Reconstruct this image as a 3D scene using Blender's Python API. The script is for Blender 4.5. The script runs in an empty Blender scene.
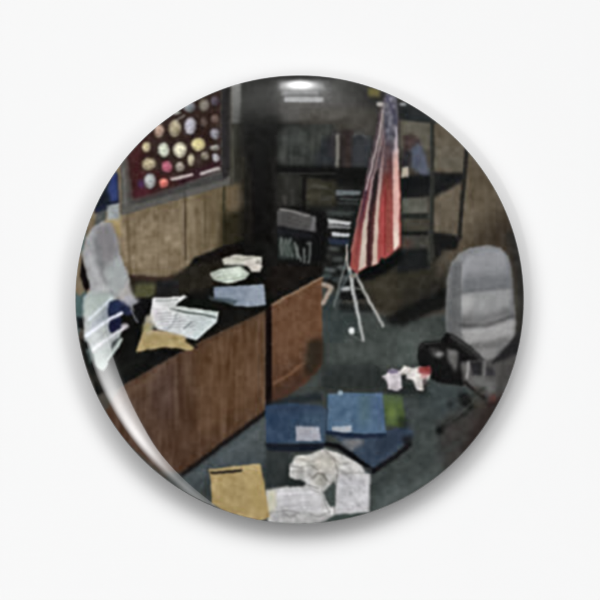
import bpy, math
import numpy as np

# A round glossy pin button lying on a white table, seen from straight above.
# Real size: the button is 58 mm across.  One print unit (U) is 58 mm / 449.
C = bpy.context.scene.collection
SC = bpy.context.scene
U = 0.058 / 448.8

# ---------------------------------------------------------------- camera, light, exposure
EDGE = 24 * U                              # height of the button's widest rim above the table
cam_d = bpy.data.cameras.new('camera')
cam = bpy.data.objects.new('camera', cam_d)
C.objects.link(cam)
cam_d.lens = 400.0
cam_d.sensor_width = 36.0
CAM_H = 600 * U * 400.0 / 36.0             # 600 units across at the rim's height
cam.location = (0.4 * U, -0.4 * U, EDGE + CAM_H)
cam.rotation_euler = (0, 0, 0)
cam_d.clip_start = 0.01
cam_d.clip_end = 50
SC.camera = cam

W = bpy.data.worlds.new('World')
SC.world = W
W.use_nodes = True
nt = W.node_tree
bg = nt.nodes['Background']
tc = nt.nodes.new('ShaderNodeTexCoord')
sep = nt.nodes.new('ShaderNodeSeparateXYZ')
nt.links.new(tc.outputs['Generated'], sep.inputs[0])


def wmath(op, a, b, c=None):
    n = nt.nodes.new('ShaderNodeMath')
    n.operation = op
    for k, v in enumerate((a, b) + ((c,) if c is not None else ())):
        if isinstance(v, (int, float)):
            n.inputs[k].default_value = v
        else:
            nt.links.new(v, n.inputs[k])
    return n.outputs[0]


# unseen ring of white light, added to shape the button's soft shadow;
# dark overhead to keep reflections off the dome, brighter on the far side
ring = nt.nodes.new('ShaderNodeMapRange')
ring.interpolation_type = 'SMOOTHSTEP'
nt.links.new(sep.outputs['Z'], ring.inputs['Value'])
ring.inputs['From Min'].default_value = 0.90
ring.inputs['From Max'].default_value = 0.82
ring.inputs['To Min'].default_value = 0.0
ring.inputs['To Max'].default_value = 1.0
low = nt.nodes.new('ShaderNodeMapRange')
low.interpolation_type = 'SMOOTHSTEP'
nt.links.new(wmath('MULTIPLY_ADD', sep.outputs['Y'], 0.14, sep.outputs['Z']), low.inputs['Value'])
low.inputs['From Min'].default_value = 0.61
low.inputs['From Max'].default_value = 0.80
side = wmath('MULTIPLY_ADD', sep.outputs['Y'], 1.02, 0.66)
side = wmath('MAXIMUM', side, 0.05)
WORLD_K = 4.34
bg.inputs['Color'].default_value = (1, 1, 1, 1)
nt.links.new(wmath('MULTIPLY', wmath('MULTIPLY', wmath('MULTIPLY', side, low.outputs[0]), ring.outputs[0]), WORLD_K), bg.inputs['Strength'])


def softbox(name, loc, rz, sx, sy, power, shape='RECTANGLE', falloff=None):
    d = bpy.data.lights.new(name, 'AREA')
    d.shape = shape
    d.size, d.size_y = sx, sy
    d.energy = power
    o = bpy.data.objects.new(name, d)
    C.objects.link(o)
    o.location = loc
    o.rotation_euler = (0, 0, rz)
    if falloff:
        d.use_nodes = True
        t = d.node_tree
        em = next(n for n in t.nodes if n.type == 'EMISSION')
        falloff(t, em)
    return o


def fall_strip(t, em):
    """the strip light fades along its length and softly across it"""
    g = t.nodes.new('ShaderNodeNewGeometry')
    s = t.nodes.new('ShaderNodeSeparateXYZ')
    t.links.new(g.outputs['Parametric'], s.inputs[0])
    r1 = t.nodes.new('ShaderNodeMapRange'); r1.interpolation_type = 'SMOOTHSTEP'
    t.links.new(s.outputs['X'], r1.inputs['Value'])
    r1.inputs['From Min'].default_value = STRIP_FADE[0]; r1.inputs['From Max'].default_value = STRIP_FADE[1]
    r2 = t.nodes.new('ShaderNodeMapRange'); r2.interpolation_type = 'SMOOTHSTEP'
    tp = t.nodes.new('ShaderNodeMath'); tp.operation = 'MULTIPLY_ADD'   # narrower towards its far end
    t.links.new(s.outputs['X'], tp.inputs[0]); tp.inputs[1].default_value = -0.8
    t.links.new(s.outputs['Y'], tp.inputs[2])
    t.links.new(tp.outputs[0], r2.inputs['Value'])
    r2.inputs['From Min'].default_value = STRIP_EDGE[0]; r2.inputs['From Max'].default_value = STRIP_EDGE[1]
    m = t.nodes.new('ShaderNodeMath'); m.operation = 'MULTIPLY'
    t.links.new(r1.outputs[0], m.inputs[0]); t.links.new(r2.outputs[0], m.inputs[1])
    r3 = t.nodes.new('ShaderNodeMapRange'); r3.interpolation_type = 'SMOOTHSTEP'
    t.links.new(s.outputs['X'], r3.inputs['Value'])
    r3.inputs['From Min'].default_value = STRIP_TAIL[1]; r3.inputs['From Max'].default_value = STRIP_TAIL[0]
    r3.inputs['To Min'].default_value = 0.25
    m2 = t.nodes.new('ShaderNodeMath'); m2.operation = 'MULTIPLY'
    t.links.new(m.outputs[0], m2.inputs[0]); t.links.new(r3.outputs[0], m2.inputs[1])
    r4 = t.nodes.new('ShaderNodeMapRange'); r4.interpolation_type = 'SMOOTHSTEP'
    t.links.new(s.outputs['Y'], r4.inputs['Value'])
    r4.inputs['From Min'].default_value = 1.0; r4.inputs['From Max'].default_value = 0.62
    r4.inputs['To Min'].default_value = 0.45
    m3 = t.nodes.new('ShaderNodeMath'); m3.operation = 'MULTIPLY'
    t.links.new(m2.outputs[0], m3.inputs[0]); t.links.new(r4.outputs[0], m3.inputs[1])
    t.links.new(m3.outputs[0], em.inputs['Strength'])


def fall_round(t, em):
    """a round lamp, bright in the middle"""
    g = t.nodes.new('ShaderNodeNewGeometry')
    v = t.nodes.new('ShaderNodeVectorMath'); v.operation = 'DISTANCE'
    t.links.new(g.outputs['Parametric'], v.inputs[0])
    v.inputs[1].default_value = (.5, .5, 0)
    r = t.nodes.new('ShaderNodeMapRange'); r.interpolation_type = 'SMOOTHSTEP'
    t.links.new(v.outputs['Value'], r.inputs['Value'])
    r.inputs['From Min'].default_value = 0.5; r.inputs['From Max'].default_value = 0.0
    pw = t.nodes.new('ShaderNodeMath'); pw.operation = 'POWER'
    t.links.new(r.outputs[0], pw.inputs[0]); pw.inputs[1].default_value = 2.2
    t.links.new(pw.outputs[0], em.inputs['Strength'])


# a long strip softbox low over the near left (the bright crescent on the rolled edge) and
# a small round lamp over the far side (the white spot at the top of the button)
STRIP_FADE = (-0.08, 0.44)
STRIP_EDGE = (-0.22, 0.30)
STRIP_TAIL = (0.37, 0.58)
A_ = math.radians(199)
T_ = (-math.sin(A_), math.cos(A_))
RC, TC = 0.407, 0.2325
softbox('strip_softbox', (RC * math.cos(A_) + TC * T_[0], RC * math.sin(A_) + TC * T_[1], 1.0 + EDGE), A_ + math.pi / 2,
        0.735, 0.125, 6.6, falloff=fall_strip)
softbox('round_lamp', (0.001, 0.449, 1.0 + EDGE), 0, 0.125, 0.16, 1.9, 'ELLIPSE', fall_round)

SC.view_settings.view_transform = 'Standard'
SC.view_settings.look = 'None'
SC.view_settings.exposure = 0
SC.view_settings.gamma = 1

# ---------------------------------------------------------------- the printed picture
# The button carries a printed photograph of a messy office.  Its inks are worked out
# here in the button's own print coordinates (the printed disc is PR units in radius,
# centre PC) and then given to the vertices of the printed face.
PC, PR = 299.6, 224.4
S = 2.2                                   # ink samples per print unit
SAT = 0.8
ORG = 70.0
NPX = int(460 * S)
ink = np.zeros((NPX, NPX, 3), np.float32)
lab = np.zeros((NPX, NPX), np.int16)
FIG = []                                  # figures of the print: (name, label)
rng = np.random.default_rng(7)


def fig(name, label=None):
    FIG.append((name, label))
    return len(FIG) - 1


def blur2(a, sx, sy):
    """separable gaussian, sigmas in samples"""
    for ax, s in ((1, sx), (0, sy)):
        if s < 0.25:
            continue
        n = max(1, int(s * 2.8 + 0.5))
        k = np.exp(-0.5 * (np.arange(-n, n + 1) / s) ** 2)
        k /= k.sum()
        pad = [(0, 0)] * a.ndim
        pad[ax] = (n, n)
        p = np.pad(a, pad, mode='edge')
        out = np.zeros_like(a)
        m = a.shape[ax]
        for i in range(2 * n + 1):
            out += k[i] * (p[i:i + m] if ax == 0 else p[:, i:i + m])
        a = out
    return a


def noise(sx, sy, ch=1):
    """smooth noise over the whole print, unit variance; sigmas in print units"""
    a = rng.standard_normal((NPX, NPX, ch)).astype(np.float32)
    a = blur2(a, sx * S, sy * S)
    return a / a.std()


N_FINE = noise(0.9, 0.9)
N_MID = noise(2.2, 2.2)
N_BIG = noise(6, 6)
N_VERT = noise(1.25, 9)
N_HORZ = noise(9, 0.9)
N_CHROMA = noise(2.6, 2.6, 3)
NO = {'f': N_FINE, 'm': N_MID, 'b': N_BIG, 'v': N_VERT, 'h': N_HORZ}
AMP = {"f": .2, "m": .5, "b": .8, "v": .9, "h": .6}


def window(x0, y0, x1, y1, m):
    i0 = max(0, int((x0 - m - ORG) * S)); i1 = min(NPX, int((x1 + m - ORG) * S) + 2)
    j0 = max(0, int((y0 - m - ORG) * S)); j1 = min(NPX, int((y1 + m - ORG) * S) + 2)
    if i1 - i0 < 2 or j1 - j0 < 2:
        return None
    X, Y = np.meshgrid(ORG + (np.arange(i0, i1) + .5) / S, ORG + (np.arange(j0, j1) + .5) / S)
    return slice(j0, j1), slice(i0, i1), X, Y


def lay(sl, X, Y, m, col, f, soft, alpha, tex, grad):
    hard = m
    sf = soft * .72 if soft < 1.3 else soft
    m = blur2(m.astype(np.float32), sf * S, sf * S)
    c = np.empty(X.shape + (3,), np.float32)
    c[:] = col
    if grad:
        for g in (grad if isinstance(grad[0], tuple) and isinstance(grad[0][0], tuple) else [grad]):
            c2, (ax, ay), (bx, by) = g
            t = ((X - ax) * (bx - ax) + (Y - ay) * (by - ay)) / ((bx - ax) ** 2 + (by - ay) ** 2)
            t = np.clip(t, 0, 1)[..., None]
            t = t * t * (3 - 2 * t)
            c = c * (1 - t) + np.array(c2, np.float32) * t
    for k, amp in (tex or ()):
        c = c + NO[k][sl] * amp * AMP[k] * (0.3 + c.mean(-1, keepdims=True) / 160)
    a = (m * alpha)[..., None]
    ink[sl] = ink[sl] * (1 - a) + c * a
    if f is not None:
        lab[sl][hard > 0.5] = f


def P(pts, col, f=None, soft=0.7, alpha=1.0, tex=None, grad=None):
    p = np.array(pts, float)
    w = window(p[:, 0].min(), p[:, 1].min(), p[:, 0].max(), p[:, 1].max(), soft * 3 + 1)
    if w is None:
        return
    X, Y = w[2], w[3]
    ins = np.zeros(X.shape, bool)
    for (xa, ya), (xb, yb) in zip(p, np.roll(p, -1, 0)):
        if ya == yb:
            continue
        c = ((ya > Y) != (yb > Y)) & (X < (xb - xa) * (Y - ya) / (yb - ya) + xa)
        ins ^= c
    lay((w[0], w[1]), X, Y, ins.astype(np.float32), col, f, soft, alpha, tex, grad)


def E(cx, cy, rx, ry, col, f=None, soft=0.8, alpha=1.0, tex=None, grad=None, rot=0.0):
    R_ = max(rx, ry)
    w = window(cx - R_, cy - R_, cx + R_, cy + R_, soft * 3 + 1)
    if w is None:
        return
    X, Y = w[2], w[3]
    c_, s_ = math.cos(rot), math.sin(rot)
    u = ((X - cx) * c_ + (Y - cy) * s_) / rx
    v = (-(X - cx) * s_ + (Y - cy) * c_) / ry
    lay((w[0], w[1]), X, Y, (u * u + v * v < 1).astype(np.float32), col, f, soft, alpha, tex, grad)


def L(pts, wd, col, f=None, soft=0.6, alpha=1.0, tex=None, grad=None):
    p = np.array(pts, float)
    w = window(p[:, 0].min(), p[:, 1].min(), p[:, 0].max(), p[:, 1].max(), wd + soft * 3 + 1)
    if w is None:
        return
    X, Y = w[2], w[3]
    d = np.full(X.shape, 1e9)
    for (xa, ya), (xb, yb) in zip(p[:-1], p[1:]):
        t = ((X - xa) * (xb - xa) + (Y - ya) * (yb - ya)) / max(1e-9, (xb - xa) ** 2 + (yb - ya) ** 2)
        t = np.clip(t, 0, 1)
        d = np.minimum(d, np.hypot(X - xa - t * (xb - xa), Y - ya - t * (yb - ya)))
    lay((w[0], w[1]), X, Y, (d < wd / 2).astype(np.float32), col, f, soft, alpha, tex, grad)


# ---- walls, ceiling, carpet -------------------------------------------------
f_wall = fig('printed_wall')
P([(60, 60), (540, 60), (540, 540), (60, 540)], (72, 66, 57), f_wall, tex=[('b', 3), ('m', 2)])
# panelled wall on the left, under the medal board
P([(60, 150), (245, 150), (245, 330), (60, 330)], (116, 99, 74), f_wall, soft=0.5,
  tex=[('m', 7), ('v', 6), ('f', 4), ('b', 4)], grad=((88, 76, 52), (165, 230), (240, 225)))
E(150, 245, 42, 26, (140, 121, 92), None, soft=12, alpha=.75, tex=[('m', 9), ('v', 6), ('f', 6)])
P([(180, 196), (206, 188), (206, 248), (184, 262)], (128, 110, 82), None, soft=3, alpha=.55, tex=[('v', 9), ('f', 5)])
P([(206, 186), (222, 182), (223, 240), (206, 250)], (112, 95, 68), None, soft=2, alpha=.6, tex=[('v', 7)])
L([(185, 190), (186, 260)], 1.6, (66, 55, 38), None, soft=.7, alpha=.85)
L([(205, 186), (206, 250)], 1.2, (84, 70, 48), None, soft=.8, alpha=.6)
L([(158, 200), (159, 275)], 1.2, (104, 88, 60), None, soft=.8, alpha=.5)
L([(127, 210), (131, 276)], 1.5, (98, 83, 60), None, soft=1, alpha=.7)
L([(224, 182), (225, 244)], 3, (48, 46, 28), None, soft=.9, alpha=.8)
P([(226, 184), (242, 178), (242, 212), (233, 216), (226, 206)], (106, 90, 66), None, soft=1.5, alpha=.9, tex=[('v', 6), ('f', 4)])
P([(222, 216), (246, 208), (250, 250), (222, 252)], (42, 38, 24), None, soft=3, alpha=.9, tex=[('m', 4)])
P([(112, 214), (121, 214), (121, 236), (113, 236), (102, 228), (100, 221)], (168, 152, 112), None, soft=1.3, tex=[('m', 5)],
  grad=((150, 124, 74), (110, 216), (117, 236)))
P([(98, 205), (108, 200), (106, 220), (94, 228)], (78, 82, 80), None, soft=1.2, tex=[('m', 4)])

# ceiling and dark back corner
f_ceil = fig('printed_ceiling')
P([(228, 66), (440, 66), (430, 118), (380, 118), (340, 128), (240, 128)], (64, 64, 61), f_ceil, soft=1.5, tex=[('b', 2), ('h', 2)],
  grad=((46, 46, 44), (330, 100), (385, 104)))
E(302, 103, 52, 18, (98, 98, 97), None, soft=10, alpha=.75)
E(303, 94, 32, 14, (122, 122, 121), None, soft=7, alpha=.7)  # wide grey glow round the top spot, painted into the ink
E(312, 112, 50, 14, (84, 81, 76), None, soft=7, alpha=.6)
E(250, 80, 26, 12, (40, 40, 39), None, soft=6, alpha=.7)
P([(231, 84), (241, 82), (241, 123.5), (232, 124)], (132, 132, 129), None, soft=1.2, alpha=.9, grad=((104, 105, 102), (237, 86), (237, 124)), tex=[('v', 5)])
P([(231, 124), (244, 124), (243, 182), (229, 186)], (52, 52, 46), None, soft=1.8, alpha=.9, tex=[('v', 6)])
L([(233, 130), (233, 182)], 2.4, (86, 85, 76), None, soft=1, alpha=.6)
f_cab = fig('printed_cabinet', 'dark cabinet in the back corner of the print')
P([(243, 112), (279, 118), (279, 262), (262, 264), (241, 246)], (26, 26, 25), f_cab, soft=5, tex=[('v', 2), ('m', 1)],
  grad=((18, 17, 16), (255, 140), (255, 230)))
P([(244, 84), (278, 88), (280, 156), (244, 156)], (66, 66, 64), None, soft=5, alpha=.85, grad=((28, 28, 27), (260, 92), (260, 140)))
L([(250, 175), (250, 250)], 3, (44, 38, 26), None, soft=1.4, alpha=.55)
# back wall of the shelf bay
f_bay = fig('printed_shelf_bay')
P([(276, 124), (372, 116), (384, 100), (398, 112), (404, 260), (356, 300), (276, 262)], (31, 31, 29), f_bay, soft=2, tex=[('m', 4), ('b', 3)])
P([(300, 112), (384, 108), (376, 140), (300, 134)], (80, 76, 69), None, soft=5, alpha=.75, tex=[('m', 3)])
P([(262, 70), (340, 70), (334, 79.5), (300, 80), (268, 79.5)], (46, 46, 46), None, soft=1.6, alpha=.85)  # shade of the curved rim at the top edge, painted into the ink
f_lamp = fig('printed_ceiling_light', 'bright ceiling light at the top of the print')
P([(280, 82), (323, 82), (326, 91), (279, 91)], (146, 147, 147), f_lamp, soft=1.8, alpha=.8)
P([(282, 91.5), (318, 91), (318, 95), (281, 95.5)], (144, 145, 146), f_lamp, soft=1.0, alpha=.85, tex=[('h', 3)])
P([(284.5, 97), (323, 97), (323, 102), (284.5, 102.5)], (164, 165, 166), f_lamp, soft=.9, tex=[('f', 4), ('h', 3)])
L([(318, 84), (328, 81)], 2, (110, 112, 112), None, soft=1, alpha=.5)
L([(322, 92), (330, 88)], 2, (105, 107, 107), None, soft=1, alpha=.5)

# carpet
f_floor = fig('printed_carpet')
P([(320, 300), (345, 300), (400, 322), (450, 312), (540, 400), (540, 540), (60, 540), (180, 470), (268, 410), (322, 362)],
  (62, 68, 65), f_floor, soft=1.2, tex=[('m', 4), ('f', 3), ('b', 3)])
P([(330, 318), (400, 330), (436, 330), (430, 372), (380, 366), (330, 366)], (70, 77, 73), None, soft=6, alpha=.9, tex=[('m', 5), ('f', 3)])
P([(395, 335), (420, 332), (418, 362), (395, 368)], (82, 92, 88), None, soft=3, alpha=.6, tex=[('m', 4)])
P([(322, 366), (372, 362), (386, 376), (384, 394), (322, 392)], (44, 50, 49), None, soft=3.5, alpha=.9, tex=[('m', 3)])
P([(180, 478), (262, 414), (290, 405), (290, 466), (210, 470), (195, 500)], (72, 81, 84), None, soft=3, alpha=.9, tex=[('m', 5), ('f', 3)])
P([(265, 448), (292, 450), (292, 490), (265, 490)], (48, 54, 54), None, soft=2, alpha=.9, tex=[('m', 3)])
P([(395, 400), (440, 392), (470, 430), (400, 500), (372, 520), (370, 470), (405, 440)], (62, 70, 69), None, soft=4, alpha=.9, tex=[('m', 5), ('f', 3)])
P([(376, 486), (420, 470), (450, 470), (400, 510), (372, 518)], (76, 87, 86), None, soft=4, alpha=.7, tex=[('m', 4)])
P([(430, 380), (468, 388), (470, 404), (440, 420), (420, 400)], (58, 68, 70), None, soft=4, alpha=.8, tex=[('m', 4)])
P([(440, 420), (500, 395), (520, 400), (470, 470), (440, 470)], (60, 55, 52), None, soft=5, alpha=.85, tex=[('m', 4)])
P([(486, 398), (520, 378), (520, 420), (470, 470), (462, 450)], (50, 40, 37), None, soft=3, alpha=.9, tex=[('m', 3)])
P([(322, 290), (345, 292), (362, 330), (330, 345), (322, 320)], (52, 62, 62), None, soft=3, alpha=.9, tex=[('m', 4)])

for q, w_, c_ in (([(378, 508), (440, 462)], 9, (86, 94, 92)), ([(376, 488), (424, 448)], 7, (54, 61, 60)), ([(404, 486), (462, 440)], 6, (58, 64, 63)),
                  ([(392, 478), (436, 436)], 6, (76, 83, 80)), ([(420, 412), (452, 396)], 7, (70, 80, 80)), ([(410, 384), (432, 400)], 8, (50, 58, 56)),
                  ([(340, 350), (372, 356)], 8, (78, 87, 83)), ([(352, 336), (392, 344)], 7, (62, 70, 67)), ([(216, 462), (256, 434)], 8, (84, 94, 98)),
                  ([(196, 488), (222, 470)], 7, (64, 73, 76))):
    L(q, w_, c_, None, soft=2.6, alpha=.6, tex=[('m', 5)])

# ---- right wall and rack ----------------------------------------------------
P([(430, 118), (470, 110), (540, 200), (540, 320), (500, 260), (440, 262)], (92, 81, 64), f_wall, soft=1.5, tex=[('m', 4), ('v', 3), ('b', 3)],
  grad=((64, 54, 43), (484, 200), (518, 240)))
P([(400, 118), (433, 118), (432, 150), (400, 150)], (92, 88, 76), f_wall, soft=1.6, tex=[('m', 5)])
P([(434, 120), (468, 142), (464, 172), (434, 168)], (92, 82, 66), f_wall, soft=1.2, tex=[('m', 5), ('f', 3)], grad=((98, 92, 78), (440, 130), (440, 168)))
P([(434, 196), (458, 182), (456, 236), (434, 236)], (98, 88, 72), f_wall, soft=1.3, tex=[('m', 6), ('v', 4)])
P([(445, 185), (455, 184), (452, 225), (444, 225)], (110, 98, 80), None, soft=3, alpha=.5)
P([(462, 176), (520, 200), (520, 255), (505, 245), (462, 250)], (98, 86, 67), None, soft=2, alpha=.75, tex=[('v', 5), ('m', 4)],
  grad=((60, 51, 41), (478, 200), (512, 228)))
P([(505, 232), (530, 232), (530, 360), (514, 372), (518, 320), (514, 270)], (44, 43, 40), None, soft=2.5, alpha=.95, tex=[('m', 2)])
# cardboard box / dark boxes on the bottom shelf
f_box = fig('printed_carton', 'brown carton in the dark under the rack')
P([(356, 268), (400, 250), (446, 250), (446, 300), (400, 318), (362, 300)], (48, 45, 35), f_box, soft=2, tex=[('m', 5), ('f', 3)],
  grad=((38, 36, 32), (400, 285), (420, 312)))
P([(366, 288), (388, 268), (402, 300), (388, 316)], (64, 58, 45), None, soft=4, alpha=.7, tex=[('m', 4)])
P([(434, 236), (452, 232), (450, 262), (438, 280)], (80, 72, 60), None, soft=2.5, alpha=.8, tex=[('m', 4)])
P([(384, 318), (446, 288), (447, 306), (402, 326), (390, 325)], (22, 23, 22), None, soft=2, alpha=.95)
f_rack = fig('printed_rack', 'dark metal rack of shelves in the print')
P([(398, 104), (410, 102), (438, 114), (436, 124), (400, 120)], (40, 43, 44), f_rack, soft=1.2, tex=[('m', 4)])
P([(400, 178), (424, 172), (464, 173), (462, 182), (436, 196), (400, 200)], (30, 31, 31), f_rack, soft=1.3, tex=[('m', 3)])
P([(402, 198), (427, 198), (427, 214), (402, 214)], (88, 88, 78), f_bay, soft=1.2, tex=[('m', 6)])
P([(402, 214), (428, 213), (428, 219), (402, 219)], (40, 42, 38), f_rack, soft=1.0)
P([(402, 219), (427, 219), (427, 232), (402, 232)], (66, 62, 52), f_bay, soft=1.1, tex=[('m', 6)])
P([(402, 232), (428, 231), (428, 236), (402, 236)], (30, 32, 30), f_rack, soft=1.0)
P([(402, 236), (427, 236), (427, 250), (402, 252)], (62, 60, 54), f_bay, soft=1.1, tex=[('m', 6)])
P([(402, 237), (412, 240), (410, 250), (402, 248)], (92, 62, 54), None, soft=1.5, alpha=.5)
P([(400, 250), (428, 248), (430, 268), (396, 274)], (30, 32, 32), f_rack, soft=1.5)
P([(431, 232), (460, 236), (456, 250), (444, 250), (434, 262)], (28, 28, 27), f_rack, soft=1.4)
L([(432.5, 118), (432, 190), (430, 262)], 4.2, (48, 49, 44), f_rack, soft=.9, tex=[('f', 4)])
L([(431, 124), (430, 190), (428, 260)], 1.2, (66, 70, 64), None, soft=.8, alpha=.6)
L([(467, 146), (463, 190), (459, 238)], 4.2, (42, 40, 36), f_rack, soft=.9, tex=[('f', 3)])
f_shirt = fig('printed_clothes', 'blue shirt lying on the rack in the print')
P([(402, 136), (412, 133), (420, 140), (420, 148), (404, 152)], (68, 54, 52), f_shirt, soft=1.3, tex=[('m', 7)])
P([(410, 150), (418, 143), (424, 150), (428, 168), (429, 177), (420, 174), (412, 168)], (80, 86, 102), f_shirt, soft=1.3, tex=[('m', 6), ('f', 4)])
P([(403, 150), (412, 152), (410, 168), (402, 168)], (48, 46, 52), f_shirt, soft=1.3, tex=[('m', 6)])
P([(402, 168), (408, 167), (408, 178), (401, 178)], (172, 158, 140), f_shirt, soft=1.0)
P([(404, 178), (430, 176), (430, 186), (404, 186)], (24, 25, 27), f_rack, soft=1.3)

# ---- left part of the shelf bay --------------------------------------------
f_cl2 = fig('printed_coats', 'dark coats hanging on the back shelf in the print')
P([(278, 134), (288, 126), (334, 124), (338, 166), (279, 166)], (54, 57, 54), f_cl2, soft=2, tex=[('v', 6), ('m', 4)])
for x_ in (283, 290, 297, 304, 311, 318):
    L([(x_ + 2, 132), (x_ - 1 + (x_ % 3), 160)], 2.2, (66, 69, 65), None, soft=1.2, alpha=.7)
for q, c_ in (((286, 140), (70, 73, 70)), ((300, 136), (64, 68, 64)), ((296, 152), (46, 49, 46)), ((312, 142), (70, 72, 66)), ((282, 156), (66, 68, 64)), ((308, 158), (42, 45, 43)), ((322, 132), (62, 64, 58))):
    E(q[0], q[1], 4, 6.5, c_, None, soft=2, alpha=.7, tex=[('m', 6)])
P([(312, 166), (324, 138), (338, 136), (338, 166)], (38, 41, 46), None, soft=2, alpha=.8, tex=[('m', 4)])
P([(330, 132), (338, 132), (338, 158), (330, 158)], (58, 52, 55), None, soft=2, alpha=.6)
L([(338, 136), (337, 170)], 4, (112, 108, 100), f_rack, soft=1.0, tex=[('f', 4)])
P([(341, 130), (354, 130), (352, 168), (341, 168)], (52, 44, 42), f_cl2, soft=1.4, tex=[('m', 4)])
P([(352, 138), (358, 133), (366, 134), (374, 142), (368, 168), (352, 168)], (52, 54, 58), f_cl2, soft=1.5, tex=[('m', 4)])
L([(353, 136), (360, 133), (368, 138)], 2, (82, 82, 82), None, soft=1, alpha=.8)
P([(275, 166), (368, 168), (364, 184), (340, 186), (275, 173)], (22, 22, 21), f_rack, soft=1.6)
P([(279, 174), (302, 176), (302, 204), (279, 206)], (42, 42, 38), f_bay, soft=1.8, tex=[('v', 4), ('m', 3)])
P([(306, 178), (336, 182), (336, 206), (306, 206)], (52, 50, 39), f_bay, soft=1.8, tex=[('m', 6)])
L([(304, 174), (304, 208)], 3.2, (24, 23, 20), f_rack, soft=1)
P([(336, 190), (361, 191), (360, 195), (336, 196)], (96, 104, 108), f_bay, soft=1.0, tex=[('h', 6)])
L([(338, 203), (358, 204)], 2, (54, 60, 60), None, soft=1)
L([(279, 174), (336, 174)], 1.2, (62, 62, 58), None, soft=.8, alpha=.7)
for q, w_, c_ in (([(308, 196), (318, 196)], 5, (66, 62, 48)), ([(320, 200), (332, 198)], 5, (60, 60, 54)), ([(314, 186), (326, 188)], 4, (74, 72, 62)), ([(284, 196), (285, 204)], 3, (66, 62, 56)),
                  ([(292, 190), (293, 204)], 3, (58, 56, 52)), ([(340, 199), (358, 200)], 1.6, (84, 90, 92)), ([(336, 208), (356, 209)], 2.4, (34, 38, 40))):
    L(q, w_, c_, None, soft=1.0, alpha=.8, tex=[('f', 8)])
f_book = fig('printed_books', 'pale stack of books on the lower shelf in the print')
P([(326, 210), (356, 212), (350, 216), (328, 216)], (62, 68, 66), f_bay, soft=1.4)
P([(327, 219), (351, 222), (350, 225), (328, 224)], (168, 170, 172), f_book, soft=.9, tex=[('h', 8)])
P([(326, 224), (350, 226.5), (350, 229), (327, 228)], (120, 122, 124), f_book, soft=.9)
P([(331, 232), (350, 234), (349, 237.5), (332, 236.5)], (180, 182, 188), f_book, soft=.9)
P([(328, 238), (350, 240), (348, 246), (329, 244)], (38, 48, 66), f_book, soft=1.2)
for (x_, y_, c_) in ((334, 249, (78, 84, 82)), (324, 256, (66, 70, 62)), (338, 259, (72, 78, 76)), (342, 268, (86, 92, 92)), (330, 270, (82, 92, 92)),
                     (326, 276, (70, 84, 84)), (338, 280, (64, 72, 74)), (346, 278, (78, 84, 86))):
    E(x_, y_, 6, 2.4, c_, f_bay, soft=1.3, alpha=.9, rot=.1)
P([(340, 287), (350, 286), (350, 291), (341, 291)], (172, 176, 178), None, soft=1.1, alpha=.9)
P([(338, 292), (366, 294), (366, 302), (340, 300)], (24, 24, 24), None, soft=1.4, alpha=.9)
P([(340, 301), (368, 299), (362, 303), (340, 304)], (70, 66, 56), None, soft=1, alpha=.8)
P([(338, 304), (372, 303), (376, 312), (342, 312)], (30, 32, 31), None, soft=1.5, alpha=.8)
P([(333, 300), (339, 300), (336, 320), (332, 320)], (64, 70, 68), None, soft=1.2, alpha=.8)

# ---- flag and stand ---------------------------------------------------------
P([(368, 88), (380, 88), (380, 97), (368, 97)], (102, 94, 54), f_bay, soft=1.4)
f_stand = fig('printed_flag_stand', 'thin metal tripod under the flag in the print')
L([(347, 245), (346.5, 262), (350, 274)], 2.0, (168, 158, 148), f_stand, soft=.8)
L([(350, 268), (353, 292), (359, 320), (363, 340)], 3.2, (162, 164, 162), f_stand, soft=.8, tex=[('f', 8)])
L([(356, 274), (362, 288), (383, 326)], 3.1, (156, 156, 151), f_stand, soft=.8, tex=[('f', 8)])
L([(350, 272), (342, 286), (336, 300)], 1.8, (86, 96, 96), f_stand, soft=.9)
L([(346, 262), (340, 282), (334, 306)], 2, (98, 104, 102), f_stand, soft=.8)
L([(353, 288), (362, 290), (368, 296)], 1.4, (116, 118, 114), f_stand, soft=.8)
E(353, 276, 3.4, 2.6, (120, 116, 108), f_stand, soft=.9)
L([(349.5, 276), (352, 294)], 1.2, (204, 204, 200), None, soft=.7, alpha=.7)
E(351.5, 331, 3.2, 3.4, (205, 208, 206), f_stand, soft=.9)
L([(351, 335), (362, 341)], 1.4, (96, 100, 98), None, soft=.8)
P([(357, 276), (366, 266), (380, 262), (392, 254), (401, 250), (402, 262), (384, 274), (366, 282)], (18, 18, 18), None, soft=1.6)
f_flag = fig('printed_flag', 'furled red and white striped flag with a blue canton in the print')
P([(386, 93), (396, 94), (398, 112), (398, 150), (400, 200), (400.5, 247), (392, 253), (386, 259), (381, 257), (377, 265), (367, 267),
   (357, 274), (350, 266), (351, 250), (356, 228), (361.5, 204), (367.5, 170), (374, 142), (381, 108)], (142, 58, 54), f_flag, soft=.8, tex=[('f', 5)], grad=((92, 78, 84), (378, 215), (384, 160)))
P([(351, 250), (361.5, 206), (368, 172), (371, 172), (364, 215), (361, 240), (357, 273), (351, 268)], (156, 72, 66), None, soft=1.1, tex=[('f', 5)], grad=((70, 44, 60), (356, 243), (363, 205)))
L([(355, 262), (359, 236), (365, 205), (370, 182)], 1.6, (112, 46, 50), None, soft=.8, alpha=.7)
P([(363, 226), (367, 204), (372, 176), (374, 176), (369.5, 210), (367.5, 232), (366, 266), (358, 272)], (194, 172, 158), None, soft=1.0, grad=((150, 128, 128), (365, 232), (370, 190)))
P([(369.5, 208), (374, 174), (379, 168), (375, 212), (373.5, 232), (372, 266), (366.5, 267), (367.5, 232)], (64, 40, 40), None, soft=1.0, grad=((44, 36, 38), (371, 225), (376, 180)))
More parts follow.
